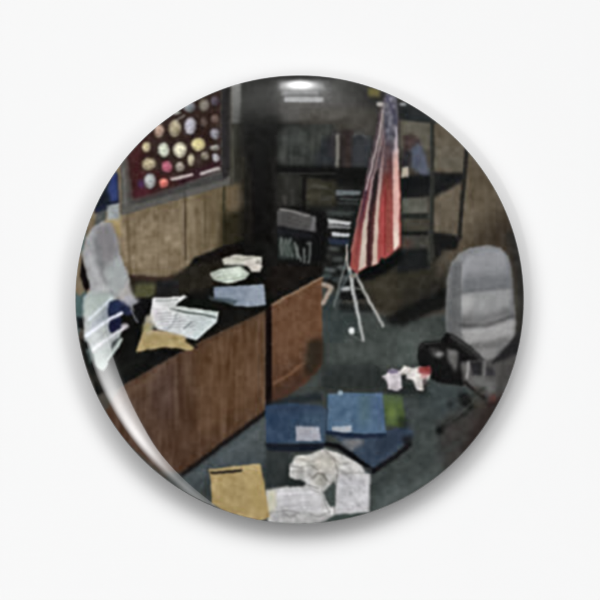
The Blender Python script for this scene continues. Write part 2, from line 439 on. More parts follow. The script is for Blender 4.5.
L([(370, 262), (371, 236), (374, 205)], 1.4, (128, 52, 52), None, soft=.8, alpha=.6)
P([(375, 212), (380, 168), (384, 152), (382, 176), (379, 214), (377.5, 264), (371.8, 266), (373.5, 232)], (196, 168, 152), None, soft=1.0, grad=((164, 134, 128), (376, 228), (381, 172)))
P([(379, 214), (384, 168), (392, 150), (392, 252), (386, 258), (381, 257), (377.5, 264)], (168, 72, 67), None, soft=1.1, tex=[('f', 4)], grad=((108, 50, 46), (386, 216), (388, 160)))
L([(385, 190), (384.5, 255)], 1.6, (132, 36, 36), None, soft=.8, alpha=.85)
L([(389, 190), (389, 252)], 1.4, (206, 92, 76), None, soft=.8, alpha=.6)
P([(392.5, 150), (398, 148), (399.5, 200), (399, 246), (393, 251)], (212, 160, 150), None, soft=1.0, grad=((226, 202, 188), (395, 210), (395, 250)))
L([(399.5, 170), (400.5, 246)], 1.2, (158, 74, 66), None, soft=.6, alpha=.9)
# upper folds
L([(362, 200), (356, 228), (352, 252)], 1.8, (158, 108, 100), None, soft=.9, alpha=.7)
L([(388.5, 180), (388.5, 252)], 3, (116, 58, 48), None, soft=1.3, alpha=.6)
L([(383, 200), (383, 252)], 2, (188, 66, 66), None, soft=1.0, alpha=.6)
L([(365, 196), (370, 176)], 2.4, (74, 50, 66), None, soft=1, alpha=.6)
P([(379, 112), (386, 112), (384, 150), (372, 176), (366, 176), (373, 146)], (80, 66, 72), None, soft=1, tex=[('f', 8)])
L([(383, 110), (379, 135), (372, 165), (366, 190)], 1.6, (186, 172, 164), None, soft=.8, alpha=.9)
L([(384, 132), (377, 160), (370, 190)], 1.6, (156, 124, 124), None, soft=.9, alpha=.8)
L([(385, 140), (382, 165)], 2.2, (172, 128, 122), None, soft=.9, alpha=.8)
P([(386, 93), (396, 95), (398, 112), (397, 134), (394, 152), (386, 150), (384, 128), (384, 106)], (80, 80, 94), None, soft=1.2, tex=[('m', 12), ('f', 8)])
for (x_, y_) in ((391, 100), (393, 107), (388, 113), (392, 117), (390, 124), (387, 131), (391, 138), (388, 104), (394, 128)):
    E(x_, y_, 1.8, 2.8, (138, 138, 148), None, soft=1.0, alpha=.7, rot=.5)
P([(384, 98), (397, 98), (398, 130), (396, 158), (384, 158), (383, 128)], (88, 84, 92), None, soft=2.2, alpha=.42, tex=[('m', 10)])
L([(385, 104), (382, 130), (378, 152)], 1.6, (150, 138, 134), None, soft=.9, alpha=.6)
L([(388, 148), (386, 172)], 1.4, (158, 112, 106), None, soft=1, alpha=.6)
L([(390, 112), (388, 140)], 1.6, (126, 124, 140), None, soft=.9, alpha=.6)
L([(396.5, 128), (396, 152)], 2.0, (176, 166, 176), None, soft=.8, alpha=.85)
L([(386, 96), (393, 110), (395, 124)], 1.6, (56, 56, 82), None, soft=.7, alpha=.7)
P([(384, 142), (392, 140), (392, 170), (383, 180)], (84, 62, 66), None, soft=3, alpha=.75, tex=[('f', 6)])
L([(396, 140), (396, 160)], 3, (190, 168, 168), None, soft=1.6, alpha=.7)
E(380, 104, 3.6, 2.4, (164, 160, 154), None, soft=1)
E(403, 104.5, 3.5, 2, (134, 138, 142), None, soft=1)

# ---- medal board ------------------------------------------------------------
f_frame = fig('printed_frame', 'grey frame round the medal board in the print')
P([(118, 150), (135, 120), (222, 76), (230, 76), (230, 185), (168, 202.5), (121, 216), (121, 170)], (84, 82, 77), f_frame, soft=.9, tex=[('f', 4), ('m', 3)])
P([(221, 80), (230, 78), (230, 176), (222, 180)], (44, 42, 42), f_frame, soft=1.2, tex=[('v', 3)])
P([(131, 206), (222, 180), (222, 173), (133, 201)], (64, 63, 62), None, soft=1.0, alpha=.8)
P([(122, 215), (166, 202), (229, 185), (229, 180), (166, 197), (122, 209)], (92, 90, 84), None, soft=1.0, alpha=.8)
L([(124, 168), (126, 206)], 2.2, (110, 110, 108), None, soft=.9, alpha=.7)
L([(129, 165), (131, 203)], 1.4, (66, 66, 66), None, soft=.8, alpha=.8)
L([(184, 188), (185, 197)], 1.5, (56, 56, 56), None, soft=.8, alpha=.7)
f_board = fig('printed_medal_board', 'maroon board covered with round medals in the print')
P([(126, 150), (140, 118), (190, 84), (221, 78), (221, 169), (176, 187), (134, 199), (130, 172)], (56, 40, 35), f_board, soft=.8, tex=[('m', 10), ('f', 6)])
P([(127, 152), (150, 122), (142, 168), (176, 176), (176, 186), (134, 199), (130, 172)], (78, 34, 36), None, soft=4, alpha=.75, tex=[('m', 6)])
P([(134, 190), (152, 184), (150, 194), (134, 198)], (78, 26, 40), None, soft=2, alpha=.6)
P([(176, 176), (221, 160), (221, 170), (178, 186)], (58, 30, 42), None, soft=1.6, alpha=.7)
MED = [(146.5, 147, 4.6, 5.4, (190, 172, 132)), (159, 131, 5.2, 7, (180, 146, 126)), (175, 128, 6.4, 8.6, (172, 158, 128)),
       (190.5, 126, 6, 8.6, (184, 180, 190)), (204, 105, 5.4, 6.6, (122, 112, 100)), (189, 107, 6, 5.4, (118, 120, 124)),
       (164, 150, 6, 7.6, (210, 214, 192)), (180, 150, 7, 8.2, (214, 206, 176)), (198.5, 144.5, 7, 7.4, (216, 200, 138)),
       (149, 164, 7, 6.8, (174, 156, 122)), (167, 167, 5.4, 6.2, (186, 96, 116)), (180, 167, 4.4, 5.2, (164, 152, 138)),
       (191, 160, 3.4, 6.2, (188, 176, 144)), (205, 156, 4.2, 4.6, (138, 126, 108)), (150, 181, 6, 7.6, (178, 178, 178)),
       (164, 183.5, 4.8, 5.2, (212, 104, 92)), (204, 122, 4.4, 6, (96, 78, 70)), (215, 134, 5, 6, (134, 130, 138)),
       (215, 148, 5, 3.2, (148, 144, 134)), (216, 158, 4, 4.8, (178, 172, 180)), (215, 101, 4.6, 5, (92, 82, 92)),
       (215, 119, 4, 5, (114, 92, 84)), (176, 113, 5, 2.2, (150, 148, 144))]
for (x_, y_, a_, b_, c_) in MED:
    f_ = fig('printed_medal')
    c_ = np.array(c_, float)
    E(x_, y_, a_ + 1.2, b_ + 1.2, (40, 28, 24), None, soft=1.0, alpha=.6)
    E(x_, y_, a_, b_, c_ * .78, f_, soft=1.0, tex=[('f', 20), ('m', 10)])
    E(x_ - .4, y_ - .6, a_ * .62, b_ * .62, np.minimum(235, c_ * 1.06), None, soft=1.0, alpha=.85, tex=[('f', 30), ('m', 10)])
    E(x_ + a_ * .2, y_ + b_ * .1, a_ * .28, b_ * .25, c_ * .74, None, soft=.8, alpha=.55)
E(141, 184, 4, 4.4, (72, 44, 84), None, soft=1.3, alpha=.85)
E(164, 181.5, 2.4, 1.6, (240, 150, 130), None, soft=.8, alpha=.7)
L([(172, 179.5), (192, 174.5)], 3.2, (172, 158, 152), f_board, soft=.8, tex=[('f', 10)])
L([(201, 174), (219, 168.5)], 3.2, (170, 162, 158), f_board, soft=.8, tex=[('f', 10)])
L([(178, 120), (184, 116)], 2, (140, 136, 130), None, soft=.8, alpha=.7)
f_bluep = fig('printed_blue_poster', 'dark blue poster at the left edge of the print')
P([(88, 210), (112, 168), (118, 174), (119, 203), (100, 208)], (28, 34, 44), f_bluep, soft=1, tex=[('m', 4)])
P([(112, 174), (117, 172), (118.5, 200), (111, 202), (108, 190)], (44, 58, 112), None, soft=1.3, tex=[('m', 6)])
P([(94, 208), (118, 201), (119, 205), (94, 214)], (30, 36, 58), None, soft=1, alpha=.9)
P([(107, 206), (119, 203), (120, 219), (108, 220)], (146, 152, 154), f_bluep, soft=1.2, tex=[('m', 5)])

# ---- desk -------------------------------------------------------------------
f_top = fig('printed_desk_top', 'black top of the desk in the print')
P([(184, 272), (195, 258), (224, 246), (246, 240), (276, 244), (321, 262), (323, 275), (272, 304), (266, 311), (190, 347), (121, 387),
   (96, 395), (92, 372), (118, 310), (134, 298), (150, 296)], (22, 22, 20), f_top, soft=1.2, tex=[('m', 3), ('f', 2)])
P([(128, 276), (168, 278), (186, 268), (200, 262), (230, 260), (220, 284), (180, 296), (130, 296)], (40, 36, 28), f_top, soft=2, alpha=.95, tex=[('m', 6), ('f', 3)])
P([(270, 266), (320, 264), (320, 274), (274, 298), (266, 290)], (30, 24, 20), None, soft=2.5, alpha=.8, tex=[('m', 4)])
L([(128, 277.5), (158, 280), (172, 278)], 4, (58, 42, 34), f_wall, soft=1.2)
P([(136, 284), (158, 283), (154, 297), (134, 297)], (82, 82, 52), f_top, soft=2, tex=[('m', 5)])
P([(157, 281), (178, 279), (180, 294), (157, 296)], (36, 36, 36), f_top, soft=1.6, tex=[('m', 4)])
P([(194, 259), (228, 246), (246, 248), (232, 256), (212, 262)], (26, 20, 17), None, soft=1.8, alpha=.9)
f_desk = fig('printed_desk', 'brown wooden desk front in the print')
P([(121, 387), (190, 347), (266, 311), (266, 411), (232, 436), (183, 473), (160, 470), (100, 420)], (88, 62, 43), f_desk, soft=.9,
  tex=[('v', 9), ('f', 3), ('b', 3), ('m', 3)], grad=((84, 58, 42), (240, 350), (130, 420)))
P([(196, 350), (262, 320), (262, 400), (200, 440)], (104, 70, 42), None, soft=8, alpha=.6, tex=[('v', 10), ('m', 3)])
P([(150, 372), (178, 358), (176, 420), (150, 420)], (86, 64, 58), None, soft=6, alpha=.5, tex=[('v', 8)])
P([(125, 390), (160, 370), (158, 378), (122, 400)], (104, 78, 58), None, soft=2, alpha=.6)
L([(120, 414), (168, 384)], 1.3, (62, 44, 34), None, soft=1, alpha=.6)
L([(172, 366), (172, 452)], 1.2, (74, 50, 38), None, soft=1.1, alpha=.5)
L([(150, 462), (262, 386)], 3, (112, 74, 52), None, soft=2.2, alpha=.35)
L([(183, 474), (232, 437), (266, 412)], 4.5, (30, 26, 25), None, soft=1.2)
L([(193, 348.5), (264, 313.5)], 2, (74, 52, 38), None, soft=1, alpha=.6)
f_desk2 = fig('printed_desk_return', 'brown side unit of the desk in the print')
P([(271, 304), (322, 277), (322, 366), (305, 384), (271, 406)], (104, 69, 46), f_desk2, soft=.9, tex=[('f', 4), ('m', 5), ('v', 4)],
  grad=((84, 54, 36), (290, 330), (300, 385)))
P([(276, 312), (318, 290), (316, 340), (276, 372)], (112, 75, 50), None, soft=5, alpha=.6, tex=[('m', 5), ('f', 3)])
L([(272, 305), (300, 290), (322, 277.5)], 2.2, (132, 104, 78), f_desk2, soft=.8)
L([(272, 384), (290, 374), (306, 361)], 3, (124, 84, 58), None, soft=1.1, alpha=.9)
P([(306, 345), (314, 337), (323, 340), (323, 362), (308, 380), (304, 370)], (44, 38, 29), None, soft=2.8, alpha=.85, tex=[('m', 5)])
P([(271, 392), (304, 372), (304, 384), (272, 406)], (70, 46, 36), None, soft=1.8, alpha=.7)
P([(266, 310), (271.5, 305), (272, 405), (266, 410)], (26, 16, 14), f_desk, soft=.9)
L([(323, 284.5), (331.5, 287), (329.5, 292), (323, 303)], 4.6, (156, 138, 122), f_stand, soft=.9)
P([(266, 402), (292, 396), (322, 392), (322, 400), (268, 408)], (30, 38, 46), None, soft=1.4, alpha=.7)

# black chair / monitor block behind the desk
f_bc = fig('printed_black_chair', 'black chair with grey headrest behind the desk in the print')
P([(275, 212), (282, 206), (322, 212), (328, 224), (326, 262), (300, 268), (276, 258)], (20, 20, 20), f_bc, soft=1.3)
P([(277, 211), (284, 208), (304, 212), (316, 218), (316, 233), (300, 230), (277, 226)], (74, 73, 72), f_bc, soft=1.1, tex=[('m', 4)])
L([(280, 209.5), (296, 212.5), (308, 216.5)], 1.9, (124, 120, 116), None, soft=.8)
L([(314, 218), (312, 230)], 3.4, (108, 106, 112), None, soft=1.2, alpha=.8)
P([(277, 227), (312, 234), (314, 240), (277, 234)], (30, 31, 36), None, soft=1.3, alpha=.9)
P([(279, 237), (292, 240), (296, 258), (279, 258)], (62, 74, 68), None, soft=2, alpha=.85, tex=[('f', 10)])
for q, w_ in (([(281, 238), (281.5, 254)], 2.4), ([(286, 240), (284, 247), (288, 256)], 2.2), ([(291, 239), (287, 246), (292, 256)], 2),
             ([(295, 243), (297, 252), (300.5, 260)], 2.8), ([(297.5, 246), (297, 258)], 2.2), ([(303.5, 249), (304.5, 262)], 2.6),
             ([(307, 243.5), (310.5, 243), (309, 263)], 2.4)):
    L(q, w_, (116, 124, 119), None, soft=1.1, alpha=.7, tex=[('f', 10)])
E(287, 250, 7, 7, (50, 58, 54), None, soft=2, alpha=.4, tex=[('m', 12)])

# papers on the far end of the desk
f_p = fig('printed_paper', 'crumpled pale sheets on the far end of the desk in the print')
P([(222, 259), (236, 254), (262, 257), (262, 264), (244, 266), (224, 265)], (184, 182, 168), f_p, soft=1, tex=[('m', 8)])
P([(244, 262), (254, 259), (263, 266), (260, 272), (252, 272)], (198, 190, 180), f_p, soft=1, tex=[('m', 10)])
P([(210, 273), (222, 269), (240, 266), (250, 273), (246, 279), (228, 284), (214, 280)], (190, 202, 186), f_p, soft=1, tex=[('m', 8), ('f', 5)])
P([(210, 273), (222, 270), (221, 279), (214, 280)], (150, 158, 146), None, soft=1.2, alpha=.8)
L([(226, 266), (242, 266), (248, 272)], 1.6, (90, 96, 88), None, soft=.9, alpha=.8)
L([(228, 257), (240, 260), (252, 258)], 1.2, (120, 120, 110), None, soft=.7, alpha=.7)
L([(216, 276), (232, 272), (246, 272)], 1.4, (216, 224, 212), None, soft=.9, alpha=.8)
L([(220, 281), (234, 279), (247, 276)], 1.6, (138, 150, 138), None, soft=.9, alpha=.7)
L([(222, 270), (226, 281)], 1.2, (150, 160, 148), None, soft=.8, alpha=.7)
E(258, 262, 3, 2, (110, 106, 98), None, soft=1, alpha=.7)
f_p = fig('printed_paper', 'blue-grey sheet on the edge of the desk in the print')
P([(214, 287), (240, 285.5), (264, 284), (266, 305), (252, 307), (236, 306), (214, 298)], (118, 132, 150), f_p, soft=.9, tex=[('m', 4), ('f', 3)],
  grad=((136, 148, 164), (225, 295), (256, 300)))
P([(208, 296), (238, 300), (234, 305), (210, 300)], (60, 74, 80), None, soft=1.2, alpha=.8)
f_p = fig('printed_paper', 'white paper sheets spread on the near end of the desk in the print')
P([(180, 297), (184, 295), (188, 297), (182, 301)], (190, 196, 190), f_p, soft=.9)
P([(153, 298), (184, 296.5), (188, 299), (176, 306), (196, 309), (219, 312), (217, 322), (197, 340), (186, 338), (176, 334), (158, 330), (150, 320), (152, 306)],
  (212, 213, 213), f_p, soft=.9, tex=[('f', 7), ('m', 5)], grad=((196, 208, 208), (170, 315), (210, 325)))
P([(176, 305), (186, 298), (212, 302), (218, 309), (190, 306)], (22, 26, 22), f_top, soft=1)
L([(171, 309), (192, 313), (216, 317)], 2.0, (84, 96, 90), None, soft=.7, alpha=.95)
L([(174, 306.5), (218, 312.5)], 2.0, (176, 186, 176), None, soft=.7, alpha=.9)
L([(156, 301), (178, 300)], 1.6, (140, 148, 142), None, soft=.7, alpha=.8)
for k in range(6):
    L([(157 + k * 1.4, 314 + k * 2.8), (172 + k * 4.6, 313 + k * 2.6)], 1.0, (140, 143, 150), None, soft=.6, alpha=.75)
    L([(176 + k * 3.4, 315 + k * 2.9), (212 - k * 1.0, 319 + k * 2.2)], .9, (152, 160, 162), None, soft=.6, alpha=.7)
L([(150, 319), (158, 330), (176, 334.5), (186, 338)], 1.2, (120, 112, 92), None, soft=.6, alpha=.7)
L([(178, 312), (172, 326), (164, 332)], 1.1, (132, 138, 144), None, soft=.7, alpha=.7)
L([(153, 306), (168, 308), (178, 312)], 1.2, (226, 228, 228), None, soft=.7, alpha=.8)
L([(184, 329), (192, 322)], 1.4, (96, 104, 110), None, soft=.7, alpha=.85)
E(157, 313, 4, 8, (196, 184, 192), None, soft=2, alpha=.5)
f_p = fig('printed_envelope', 'tan envelope under the papers on the desk in the print')
P([(136, 352), (142, 333), (147, 329), (154, 331), (168, 333), (185, 337), (195, 347), (191, 351), (175, 347.5), (160, 348)], (168, 146, 94), f_p, soft=.9,
  tex=[('m', 7), ('f', 4)])
P([(143, 333), (146, 316), (152, 314), (155, 326), (152, 333)], (186, 178, 156), None, soft=1.4, alpha=.85, tex=[('m', 9)])
P([(142, 333), (144, 324), (150, 323), (151, 331)], (148, 138, 78), None, soft=1.3, alpha=.75)
L([(152, 331), (168, 333), (182, 336)], 2.4, (206, 182, 136), None, soft=1, alpha=.8)
L([(137, 353), (164, 349), (184, 351)], 1.8, (40, 32, 18), None, soft=.9, alpha=.8)
L([(188, 341), (196, 347)], 3, (26, 24, 20), None, soft=1, alpha=.8)

# ---- left edge: pale chair, trays of files ---------------------------------
f_wc = fig('printed_pale_chair', 'pale grey chair at the left edge of the print')
P([(70, 250), (86, 232), (82, 262), (88, 300), (76, 345), (66, 330)], (74, 100, 100), f_wall, soft=1.2, tex=[('m', 4)])
P([(74, 262), (82, 250), (84, 268), (88, 288), (80, 296), (72, 290)], (122, 108, 84), f_wall, soft=1.2)
P([(82, 256), (86, 270), (92, 286), (86, 292), (80, 276)], (26, 22, 22), f_wall, soft=1)
P([(82, 254), (86, 238), (93, 227), (102, 221.5), (111, 223), (117, 237), (120, 254), (126, 268), (130, 280), (126, 292), (114, 300), (92, 296), (88, 278)], (152, 153, 154), f_wc, soft=1,
  tex=[('m', 4), ('f', 2)])
P([(95, 230), (104, 223), (112, 225), (119, 242), (119, 254), (110, 262), (103, 270), (97, 255)], (124, 121, 124), None, soft=2.5, alpha=.9, tex=[('v', 4)])
L([(95, 238), (99, 256), (103, 270)], 3.5, (112, 118, 122), None, soft=1.8, alpha=.8)
L([(88, 254), (93, 268), (100, 282)], 6, (178, 178, 182), None, soft=2.2, alpha=.8)
P([(105, 270), (119, 256), (126, 272), (124, 286), (112, 298), (104, 288)], (158, 164, 164), None, soft=1.6, alpha=.9)
L([(102, 272), (106, 284), (112, 294)], 2.4, (112, 112, 116), None, soft=1.4, alpha=.7)
E(104, 289, 8, 4, (190, 192, 194), None, soft=2, alpha=.8)
P([(118, 296), (128, 280), (132, 290), (134, 300), (126, 304)], (166, 164, 162), None, soft=1.3, alpha=.9)
f_file = fig('printed_file_tray', 'stack of pale files and blue folders at the left edge of the print')
P([(83, 297), (92, 290), (112, 294), (122, 302), (128, 312), (126, 330), (122, 342), (112, 360), (103, 372), (92, 372), (85, 350)], (160, 168, 168), f_file, soft=1, tex=[('m', 4)])
P([(84, 298), (110, 292), (112, 300), (90, 318), (84, 316)], (164, 178, 172), None, soft=1.4, alpha=.8)
P([(90, 326), (110, 304), (112, 314), (92, 334)], (142, 152, 166), None, soft=1.4, alpha=.8)
P([(110, 302), (118, 299), (128, 302), (132, 312), (128, 324), (124, 326), (110, 333), (108, 312)], (34, 40, 70), f_file, soft=1.1, tex=[('m', 8)])
P([(110, 302), (122, 301), (120, 312), (109, 314)], (44, 60, 98), None, soft=1.6, alpha=.6)
P([(108, 326), (124, 318), (124, 328), (112, 334)], (32, 35, 64), f_file, soft=1)
P([(118, 300), (132, 294), (140, 302), (134, 312), (130, 306)], (158, 158, 168), f_file, soft=1.4, alpha=.9)
P([(122, 314), (134, 316), (146, 304), (150, 300), (150, 308), (142, 322), (136, 344), (126, 358), (116, 362), (112, 370), (108, 362), (120, 346)], (22, 22, 20), f_top, soft=1.1)
P([(133, 305), (150, 299), (147, 312), (138, 320)], (24, 24, 26), f_top, soft=1.1)
L([(131, 310), (138, 322)], 1.6, (126, 130, 146), None, soft=.8, alpha=.85)
L([(89, 320), (112, 298)], 2.6, (196, 206, 216), None, soft=.9)
L([(86, 336), (104, 323), (122, 313)], 3.4, (206, 210, 222), None, soft=.9)
L([(88, 353), (106, 340), (124, 328)], 3.2, (202, 202, 208), None, soft=.9)
L([(94, 344), (108, 330)], 1.4, (128, 130, 136), None, soft=.8, alpha=.6)
E(125, 326, 4, 3, (198, 188, 200), None, soft=1.1, alpha=.8)
P([(112, 342), (122, 336), (112, 350)], (46, 52, 56), None, soft=1, alpha=.8)
L([(108, 360), (122, 339)], 2.4, (172, 186, 180), None, soft=.9)
P([(92, 356), (108, 346), (104, 370), (94, 370)], (156, 170, 164), None, soft=1.6, alpha=.8)
P([(76, 316), (84, 318), (84, 330), (78, 328)], (30, 34, 36), f_wall, soft=1)
P([(80, 338), (88, 342), (94, 360), (97, 372), (104, 384), (92, 380), (84, 362)], (32, 34, 32), f_top, soft=1.2)
P([(86, 350), (90, 346), (94, 358), (91, 364)], (92, 112, 110), None, soft=1.2, alpha=.8)
P([(92, 364), (102, 372), (120, 370), (150, 348), (140, 362), (112, 384), (98, 384)], (24, 26, 22), f_top, soft=1.2)
P([(94, 374), (100, 370), (120, 386), (110, 396), (100, 388)], (60, 56, 50), None, soft=2, alpha=.7)

# ---- grey office chair ------------------------------------------------------
f_ch = fig('printed_office_chair', 'grey padded office chair at the right edge of the print')
P([(446, 300), (447, 280), (451, 263), (458, 254), (470, 248), (486, 245), (500, 248), (508, 256), (511, 270), (513, 296), (516, 322), (514, 338), (496, 362),
   (488, 366), (470, 350), (446, 334), (445, 320)], (124, 126, 129), f_ch, soft=.9, tex=[('m', 2)], grad=((104, 104, 104), (480, 300), (480, 355)))
P([(459, 292), (460, 274), (466, 260), (478, 251), (492, 249), (503, 252), (508, 264), (510, 286), (486, 291)], (142, 143, 148), None, soft=2, alpha=.9,
  grad=((112, 115, 119), (480, 262), (484, 288)))
L([(461, 284), (463, 268), (469, 258)], 4, (156, 156, 161), None, soft=1.8, alpha=.8)
L([(452, 264), (462, 255), (476, 249)], 3, (126, 126, 126), None, soft=1.6, alpha=.6)
P([(446, 300), (449, 268), (458, 258), (459, 300), (459, 340), (446, 330)], (90, 92, 93), None, soft=2, alpha=.8)
L([(448.5, 300), (450, 278), (455, 262)], 2.5, (120, 120, 120), None, soft=1.5, alpha=.6)
P([(459, 297), (484, 293), (511, 291), (514, 318), (488, 324), (461, 324)], (138, 139, 139), None, soft=1.4, alpha=.9, tex=[('m', 2)], grad=((114, 115, 116), (486, 305), (490, 324)))
P([(460, 296), (470, 296), (468, 314), (461, 314)], (158, 158, 157), None, soft=2.4, alpha=.9)
L([(462, 295.5), (486, 292.5), (511, 289.5)], 3, (148, 149, 150), None, soft=1.4, alpha=.8)
L([(458, 293), (480, 290), (511, 286.5)], 2.2, (80, 82, 84), None, soft=1.6, alpha=.85)
L([(460, 325), (484, 325.5), (500, 321), (514, 316)], 3, (50, 48, 48), None, soft=1.5, alpha=.9)
L([(461, 320), (480, 321), (508, 312)], 4, (84, 84, 84), None, soft=2, alpha=.75)
P([(460, 330), (484, 329), (514, 320), (513, 336), (490, 344), (466, 344)], (156, 155, 154), None, soft=2, alpha=.9)
P([(466, 344), (490, 340), (512, 334), (498, 348), (480, 350)], (100, 99, 98), None, soft=1.8, alpha=.7)
P([(476, 348), (500, 348), (490, 362), (486, 363)], (138, 137, 136), None, soft=1.8, alpha=.75)
E(468, 303, 6, 8, (172, 172, 171), None, soft=3, alpha=.7)
E(500, 302, 8, 8, (146, 147, 148), None, soft=3, alpha=.5)
L([(463, 331.5), (480, 331), (500, 327), (512, 322)], 3, (170, 169, 168), None, soft=1.5, alpha=.7)
L([(462, 317), (484, 319), (510, 310)], 4.5, (92, 92, 93), None, soft=2.2, alpha=.6)
L([(508, 262), (511, 284), (514, 318)], 2.4, (92, 94, 96), None, soft=1.4, alpha=.7)
L([(460, 262), (459.5, 294), (460, 336)], 1.8, (84, 85, 86), None, soft=1.2, alpha=.7)
L([(466, 283), (486, 281.5), (508, 279)], 8, (96, 99, 103), None, soft=3.2, alpha=.75)
L([(470, 346), (487, 346), (505, 339)], 3.5, (96, 95, 94), None, soft=1.6, alpha=.6)
E(487, 296, 24, 42, (166, 166, 168), None, soft=9, alpha=.12)
E(486, 328, 20, 22, (170, 169, 168), None, soft=7, alpha=.2)
f_arm = fig('printed_armrest', 'black arms and base of the office chair in the print')
P([(418, 348), (422, 342), (440, 340), (446, 332), (452, 334), (470, 346), (484, 360), (483, 376), (478, 378), (468, 380), (462, 386), (436, 382), (420, 370), (417, 358)], (24, 24, 24), f_arm,
  soft=1.1, tex=[('m', 2)])
P([(472, 348), (484, 360), (482, 364), (462, 350), (448, 336), (452, 334)], (44, 44, 43), None, soft=1.2, alpha=.9)
P([(428, 347), (440, 350), (442, 358), (432, 356)], (70, 69, 68), None, soft=1.8, alpha=.8)
E(439, 354.5, 4, 2.8, (142, 140, 138), None, soft=1.4, alpha=.9)
P([(446, 348), (456, 351), (458, 356), (456, 372), (448, 362)], (104, 102, 100), None, soft=1.4, alpha=.9)
E(454, 353, 4, 2.6, (122, 120, 118), None, soft=1.4, alpha=.6)
P([(460, 362), (486, 360), (516, 352), (522, 352), (508, 392), (492, 400), (478, 392), (464, 384)], (90, 88, 87), f_ch, soft=1.4, tex=[('m', 3)],
  grad=((74, 72, 70), (485, 368), (505, 375)))
P([(491, 362), (510, 342), (520, 330), (522, 352), (508, 358), (492, 364)], (40, 40, 41), f_arm, soft=1.3, tex=[('m', 2)])
P([(470, 362), (482, 362), (482, 375), (472, 375)], (44, 44, 46), f_arm, soft=1.2)
P([(486, 366), (494, 368), (495, 376), (486, 376)], (54, 54, 58), f_arm, soft=1.4)
L([(468, 362), (467, 378)], 2.4, (160, 158, 156), None, soft=1.0, alpha=.85)
L([(484.5, 362), (484, 376)], 2.4, (116, 114, 114), None, soft=1.0, alpha=.75)
P([(468, 376), (484, 378), (498, 384), (492, 394), (478, 386)], (112, 114, 112), None, soft=1.8, alpha=.7, tex=[('m', 3)])
L([(464, 382), (474, 390), (484, 398)], 3.2, (32, 30, 28), f_arm, soft=1.1)
P([(474, 384), (486, 390), (482, 396), (474, 392)], (78, 74, 64), None, soft=1.3, alpha=.8)
E(493, 398, 4, 3.4, (98, 54, 50), None, soft=1.8, alpha=.85)
P([(458, 394), (466, 392), (474, 402), (480, 408), (468, 410), (460, 404)], (28, 30, 28), f_arm, soft=1.4)
P([(470, 398), (484, 400), (486, 410), (474, 410)], (70, 64, 56), None, soft=1.6, alpha=.7)
L([(438, 432), (446, 424), (468, 412)], 4.4, (38, 40, 38), f_arm, soft=1.5)
L([(484, 388), (470, 396), (452, 402)], 3.4, (40, 41, 40), f_arm, soft=1.7, alpha=.75)
L([(476, 398), (458, 416), (446, 424)], 1.4, (84, 86, 84), None, soft=.9, alpha=.6)
E(450, 404, 2.6, 2.6, (34, 36, 35), f_arm, soft=1.5, alpha=.8)
L([(420, 349), (424, 344), (440, 342)], 1.2, (78, 78, 76), None, soft=.8, alpha=.7)
L([(451, 336), (470, 348.5), (483, 361)], 1.3, (92, 92, 91), None, soft=.8, alpha=.6)
E(440, 430, 3.6, 4.2, (26, 28, 27), f_arm, soft=1.4)

# ---- things on the carpet ---------------------------------------------------
f_ = fig('printed_folder', 'blue folder lowest on the carpet in the print')
P([(333, 436), (386, 432), (408, 424), (414, 436), (374, 470), (368, 466)], (52, 68, 88), f_, soft=1, tex=[('m', 5), ('f', 3)])
P([(378, 440), (402, 430), (408, 436), (376, 462)], (42, 54, 72), None, soft=2, alpha=.7)
P([(340, 440), (362, 438), (364, 442), (350, 452)], (116, 116, 118), None, soft=1.5, alpha=.85, tex=[('m', 4)])
L([(374, 470), (396, 456), (410, 444)], 5, (26, 26, 30), None, soft=1.2)
P([(402, 438), (412, 434), (411, 446), (404, 446)], (28, 28, 32), None, soft=1.4, alpha=.9)
L([(325, 443.5), (338, 446), (356, 458), (373, 471)], 4.6, (22, 22, 26), None, soft=1.1)
f_ = fig('printed_leaflet', 'green leaflet beside the blue folder in the print')
P([(382, 395), (402, 395), (405, 420), (403, 427), (386, 425)], (80, 100, 56), f_, soft=1.2, tex=[('m', 9), ('f', 4)])
E(391, 412, 4, 6, (104, 126, 58), None, soft=2.2, alpha=.8)
P([(384, 394), (402, 394), (402, 400), (384, 400)], (82, 100, 70), None, soft=1.4, alpha=.8)
P([(398, 416), (408, 418), (408, 428), (398, 428)], (36, 44, 36), None, soft=2, alpha=.8)
f_ = fig('printed_folder', 'dark blue folder nearest the desk in the print')
P([(265.5, 405), (290, 403), (322, 406), (327, 412), (325, 443), (266, 443)], (46, 67, 95), f_, soft=.9, tex=[('m', 7), ('f', 4)], grad=((56, 78, 102), (280, 420), (310, 435)))
P([(265, 443), (300, 444), (325, 443), (324, 449), (300, 452), (268, 450)], (28, 34, 46), f_, soft=1.1)
P([(266, 406), (320, 404), (324, 410), (266, 412)], (42, 58, 82), None, soft=1.6, alpha=.7)
f_ = fig('printed_folder_label', 'pale label on the dark blue folder in the print')
P([(295.5, 426), (319, 426.5), (321, 440.5), (296, 441)], (154, 156, 168), f_, soft=.8, tex=[('m', 4)])
f_ = fig('printed_folder', 'lighter blue folder in the middle of the carpet in the print')
P([(328, 393.5), (356, 392.5), (382, 393), (386, 434), (354, 434), (326, 431)], (74, 104, 134), f_, soft=.8, tex=[('m', 6), ('f', 4)])
P([(360, 394), (372, 394), (368, 420), (360, 430)], (82, 110, 116), None, soft=3, alpha=.6)
P([(370, 396), (382, 396), (384, 430), (376, 430)], (66, 90, 122), None, soft=3, alpha=.6)
P([(326, 430), (352, 433), (386, 433), (386, 437), (352, 437.5), (326, 434)], (30, 42, 66), None, soft=.9)
L([(327.5, 394), (326, 430)], 1.4, (40, 58, 78), None, soft=.8, alpha=.7)
E(340, 393, 3, 2.6, (142, 164, 178), f_, soft=.9)
f_ = fig('printed_folder_label', 'pale label on the lighter blue folder in the print')
